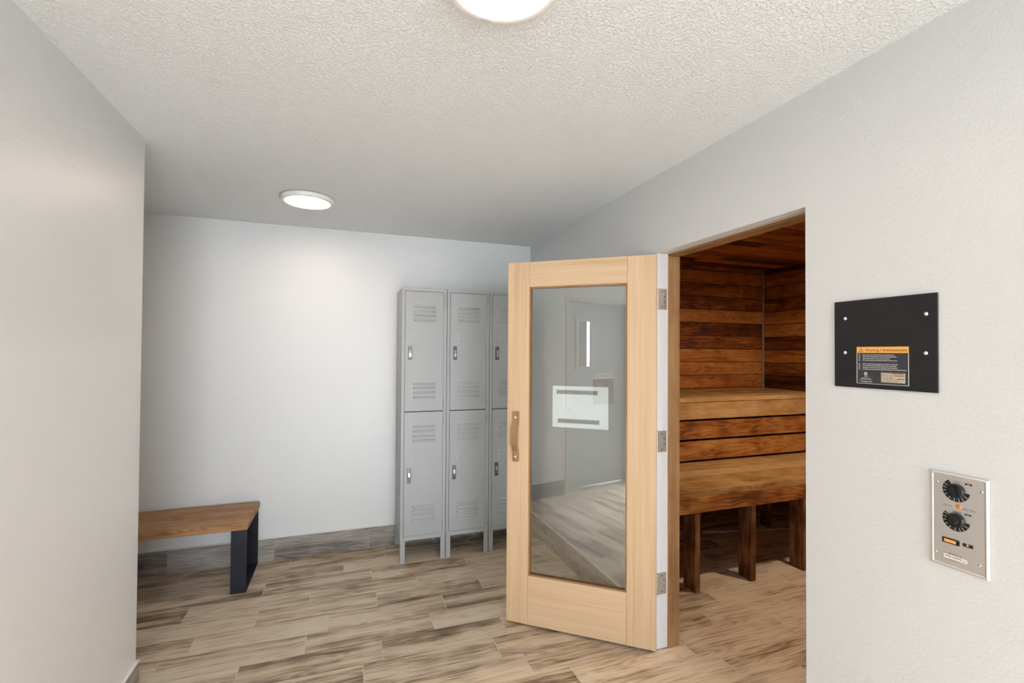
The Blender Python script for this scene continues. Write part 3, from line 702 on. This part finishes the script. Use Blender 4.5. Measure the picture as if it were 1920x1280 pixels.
for x0, x1, y in ((.030, .062, -.0893), (.036, .062, -.0950), (.044, .062, -.1045)):
    quad(bm, x0, x1, y - .0016, y + .0012, z3 + .0003, 0)
obj('lettering', bm, [M['orangetext'], M['whiteprint'], M['dataplate']], lab)

# ------------------------------------------------------------------ sauna control panel
kp = thing('control_panel', 'brushed steel sauna control panel with two black dials low on the right wall', 'control panel', (XR, .7685, 1.0785), ROT_R)
bm = bm_new(); w_, h_ = .0625, .1255
def frustum(bm, rings, mat=0):
    pv = None
    for (hx, hy, z) in rings:
        q = [bm.verts.new((sx * hx, sy * hy, z)) for sx, sy in ((-1, -1), (1, -1), (1, 1), (-1, 1))]
        if pv:
            for i in range(4):
                f = bm.faces.new((pv[i], pv[(i + 1) % 4], q[(i + 1) % 4], q[i])); f.material_index = mat; _setuv(bm, f, 0, .5)
        pv = q
    f = bm.faces.new(pv); f.material_index = mat; _setuv(bm, f, 1, .5)
frustum(bm, [(w_, h_, .0005), (w_, h_, .003), (w_ - .0015, h_ - .0015, .0060), (w_ - .0045, h_ - .0045, .0080), (w_ - .0070, h_ - .0070, .0072), (w_ - .0085, h_ - .0085, .0060)])
fp = obj('faceplate', bm, M['stainless'], kp, bevel=.0007)
ZP = .0061
for x, y in ((-.0445, .0960), (.0488, .0935), (-.0495, -.0920), (.0432, -.0928)):
    bm = bm_new(); sphere_cap(bm, (x, y, .0060), .0037, .002, (0, 0, 1)); obj('screw', bm, M['chrome'], kp, smooth=60)
def dial(cx, cy, a0, a1, name_ticks, pointer):
    bm = bm_new(); r1 = .0295
    arc_strip(bm, .010, r1, math.radians(a0), math.radians(a1), ZP, 48, 0, (cx, cy))
    for a in name_ticks:
        d = Vector((math.cos(math.radians(a)), math.sin(math.radians(a)))); n_ = Vector((-d.y, d.x)) * .00055; c_ = Vector((cx, cy))
        poly(bm, [c_ + d * .0205 - n_, c_ + d * .0290 - n_, c_ + d * .0290 + n_, c_ + d * .0205 + n_], ZP + .0003, 1)
    sk = obj('dial_scale', bm, [M['blacklegend'], M['whiteprint']], kp)
    bm = bm_new()
    cx, cy = cx + .0012, cy - .0008
    lathe(bm, [(.0195, ZP), (.0195, .0085), (.0182, .0098), (.0178, .0145), (.0168, .0158), (.0150, .0160), (.0145, .0148), (0, .0148)], seg=48, c=(cx, cy))
    if pointer:
        c_ = Vector((cx, cy)); d = Vector((math.cos(math.radians(pointer)), math.sin(math.radians(pointer)))); n_ = Vector((-d.y, d.x))
        P = [c_ - d * .0140 - n_ * .0042, c_ + d * .0140 - n_ * .0042, c_ + d * .0140 + n_ * .0042, c_ - d * .0140 + n_ * .0042]
        prism(bm, [(p.x, p.y) for p in P], 2, .0145, .0205)
    else:
        lathe(bm, [(.0090, .0148), (.0090, .0172), (.0080, .0180), (0, .0182)], seg=32, c=(cx, cy))
    obj('knob', bm, M['blackplastic'], kp, smooth=40, bevel=0)
dial(-.0045, .0825, 122, 356, (150, 170, 190, 212, 236, 262, 286, 306, 330), 100)
dial(-.0048, .0060, 142, 356, (152, 172, 194, 216, 240, 266, 290, 308, 332), None)
bm = bm_new(); sphere_cap(bm, (.0012, .0419, .0060), .0066, .0035, (0, 0, 1), seg=20); obj('indicator_lamp', bm, M['amber'], kp, smooth=60)
bm = bm_new(); box(bm, -.0345, .0033, -.0606, -.0465, .0058, .0090); sw = obj('rocker_switch', bm, M['blackplastic'], kp, bevel=.0015)
bm = bm_new(); box(bm, -.0295, -.0035, -.0575, -.0495, .0090, .0098); obj('rocker', bm, M['amberwin'], sw, bevel=.0008)
PR = [M['blacklegend'], M['whiteprint'], M['greyprint']]
z = ZP + .0001
def lettering(parent, *texts):
    bm = bm_new()
    for t in texts: text_into(bm, *t[:-2], t[-2], width=t[-1][0], thick=t[-1][1])
    return obj('lettering', bm, PR, parent)
bm = bm_new()
poly(bm, [(-.0308, -.1005), (.0178, -.1005), (.0188, -.0995), (.0188, -.0907), (.0178, -.0897), (-.0308, -.0897), (-.0316, -.0907), (-.0316, -.0995)], z, 1)
ml = obj('maker_label', bm, PR, kp)
z2_ = z + .0002
lettering(ml, ('SAUNA CONTROL', -.0288, -.0962, .0040, z2_, 0, (.0365, .02)), ('c UL us', .0097, -.0965, .0022, z2_, 2, (.0070, 0)), ('LISTED', .0102, -.0988, .0014, z2_, 2, (.0060, 0)))
for t in (('TIME', -.0100, .1034, .0046, z2_, 2, (.0160, 0)), ('TEMP', -.0120, .0247, .0046, z2_, 2, (.0200, 0)), ('SAUNA', -.0325, .0374, .0040, z2_, 2, (.0210, 0)),
          ('HEATING', .0096, .0374, .0040, z2_, 2, (.0268, 0)), ('MODEL NO. SC', -.0225, -.0878, .0028, z2_, 0, (.0300, 0)), ('TYLOHELO INC', -.0185, -.1040, .0018, z2_, 0, (.0220, 0))):
    lettering(fp, t)
for q, t in (((.0150, .0295, .1026, .1074), ('60', .0192, .1034, .0032, z2_, 1, (.0055, .01))), ((.0137, .0277, .0246, .0288), ('-++', .0168, .0254, .0026, z2_, 1, (.0080, .01))), ((.0090, .0308, -.0568, -.0480), None)):
    bm = bm_new(); quad(bm, *q, z, 0); lg = obj('legend_plate', bm, PR, kp)
    if t: lettering(lg, t)
    else:
        bm = bm_new()
        c0 = (.0196, -.0522)
        poly(bm, [(c0[0] + .0022 * math.cos(2 * math.pi * k_ / 14), c0[1] + .0022 * math.sin(2 * math.pi * k_ / 14)) for k_ in range(14)], z2_, 1)
        for a in (30, 62, 90, 118, 150):
            d = Vector((math.cos(math.radians(a)), math.sin(math.radians(a)))); n_ = Vector((-d.y, d.x)) * .00025; c_ = Vector(c0)
            poly(bm, [c_ + d * .0020 - n_, c_ + d * .0036 - n_, c_ + d * .0036 + n_, c_ + d * .0020 + n_], z2_, 1)
        obj('lamp_symbol', bm, PR, lg)

# ------------------------------------------------------------------ entry door behind the photographer (mirrored in the door glass)
ed = thing('door_2', 'blue-grey entry door with a narrow vision window, seen mirrored in the glass', 'door', (-.93, (EY0 + EY1) / 2, 0), None, kind='structure')
yc = ed.location.y; W2 = (EY1 - EY0) / 2
vy0, vy1, vz0, vz1 = .330 - yc, .560 - yc, 1.335, 1.900
bm = bm_new(); xa, xb = -.044, 0
box(bm, xa, xb, -W2 + .004, vy0, .016, EZ - .004); box(bm, xa, xb, vy1, W2 - .004, .016, EZ - .004)
box(bm, xa, xb, vy0, vy1, .016, vz0); box(bm, xa, xb, vy0, vy1, vz1, EZ - .004)
obj('door_leaf', bm, M['entrydoor'], ed)
bm = bm_new()
for y0, y1, z0, z1 in ((vy0 - .01, vy0 + .03, vz0 - .01, vz1 + .01), (vy1 - .03, vy1 + .01, vz0 - .01, vz1 + .01), (vy0 + .03, vy1 - .03, vz0 - .01, vz0 + .03), (vy0 + .03, vy1 - .03, vz1 - .03, vz1 + .01)):
    box(bm, 0.0005, .010, y0, y1, z0, z1)
obj('window_frame', bm, M['frame'], ed, bevel=.003)
bm = bm_new(); box(bm, -.025, -.019, vy0, vy1, vz0, vz1); obj('window_pane', bm, M['glass_window'], ed)
bm = bm_new(); yl_ = .665 - yc
box(bm, .0005, .009, yl_ - .030, yl_ + .030, .875, 1.085); h = obj('lock_plate', bm, M['stainless'], ed, bevel=.004)
bm = bm_new(); cyl(bm, (.009, yl_, .905), (.060, yl_, .905), .010, seg=16); cyl(bm, (.056, yl_ + .008, .905), (.056, yl_ - .115, .905), .009, seg=16); obj('lever', bm, M['stainless'], h, smooth=40)
bm = bm_new()
for y0, y1, z0, z1 in ((EY1 + .001, EY1 + .044, 0, EZ + .044), (EY0 - .044, EY0 - .001, 0, EZ + .044), (EY0 - .001, EY1 + .001, EZ + .001, EZ + .044)):
    box(bm, XL - .158, XL + .006, y0, y1, z0, z1)
struct('trim_4', bm, M['frame'], 'painted steel frame around the entry door', 'door frame', bevel=.002)
sg = thing('sauna_rules_sign', 'brown sauna rules sign with cream heading on the entry door, seen mirrored', 'sign', (-.9295, .155, 1.100), ROT_L)
bm = bm_new(); box(bm, -.155, .155, -.175, .180, 0, .003); quad(bm, -.155, .155, .118, .180, .0033, 1); obj('sign_board', bm, [M['signbody'], M['signwhite']], sg)
bm = bm_new(); text_into(bm, 'SAUNA RULES', 0, .134, .030, .0037, 0, align='CENTER'); obj('heading', bm, [M['signbody'], M['signwhite']], sg)
bm = bm_new()
for i in range(13): text_into(bm, 'Limit each sauna session and rest well after' if i % 3 else 'Do not pour water on the heater', -.135, .098 - .020 * i, .009, .0037, 1, width=.26 - .05 * (i % 3 == 0))
obj('lettering', bm, [M['signbody'], M['signwhite']], sg)

# outside of the entry door
bm = bm_new(); box(bm, -2.62, -2.5, -.93, YL - .13, 0, 2.6)
struct('wall_outside', bm, M['outwall'], 'outdoor wall opposite the entry door', 'wall')
bm = bm_new(); box(bm, -6, FX0 - .001, -16, 6, -.10, -.02); box(bm, FX0 - .001, 7, -16, FY0 - .001, -.10, -.02)
struct('floor_outside', bm, M['ground'], 'grey paving outside the building', 'ground')
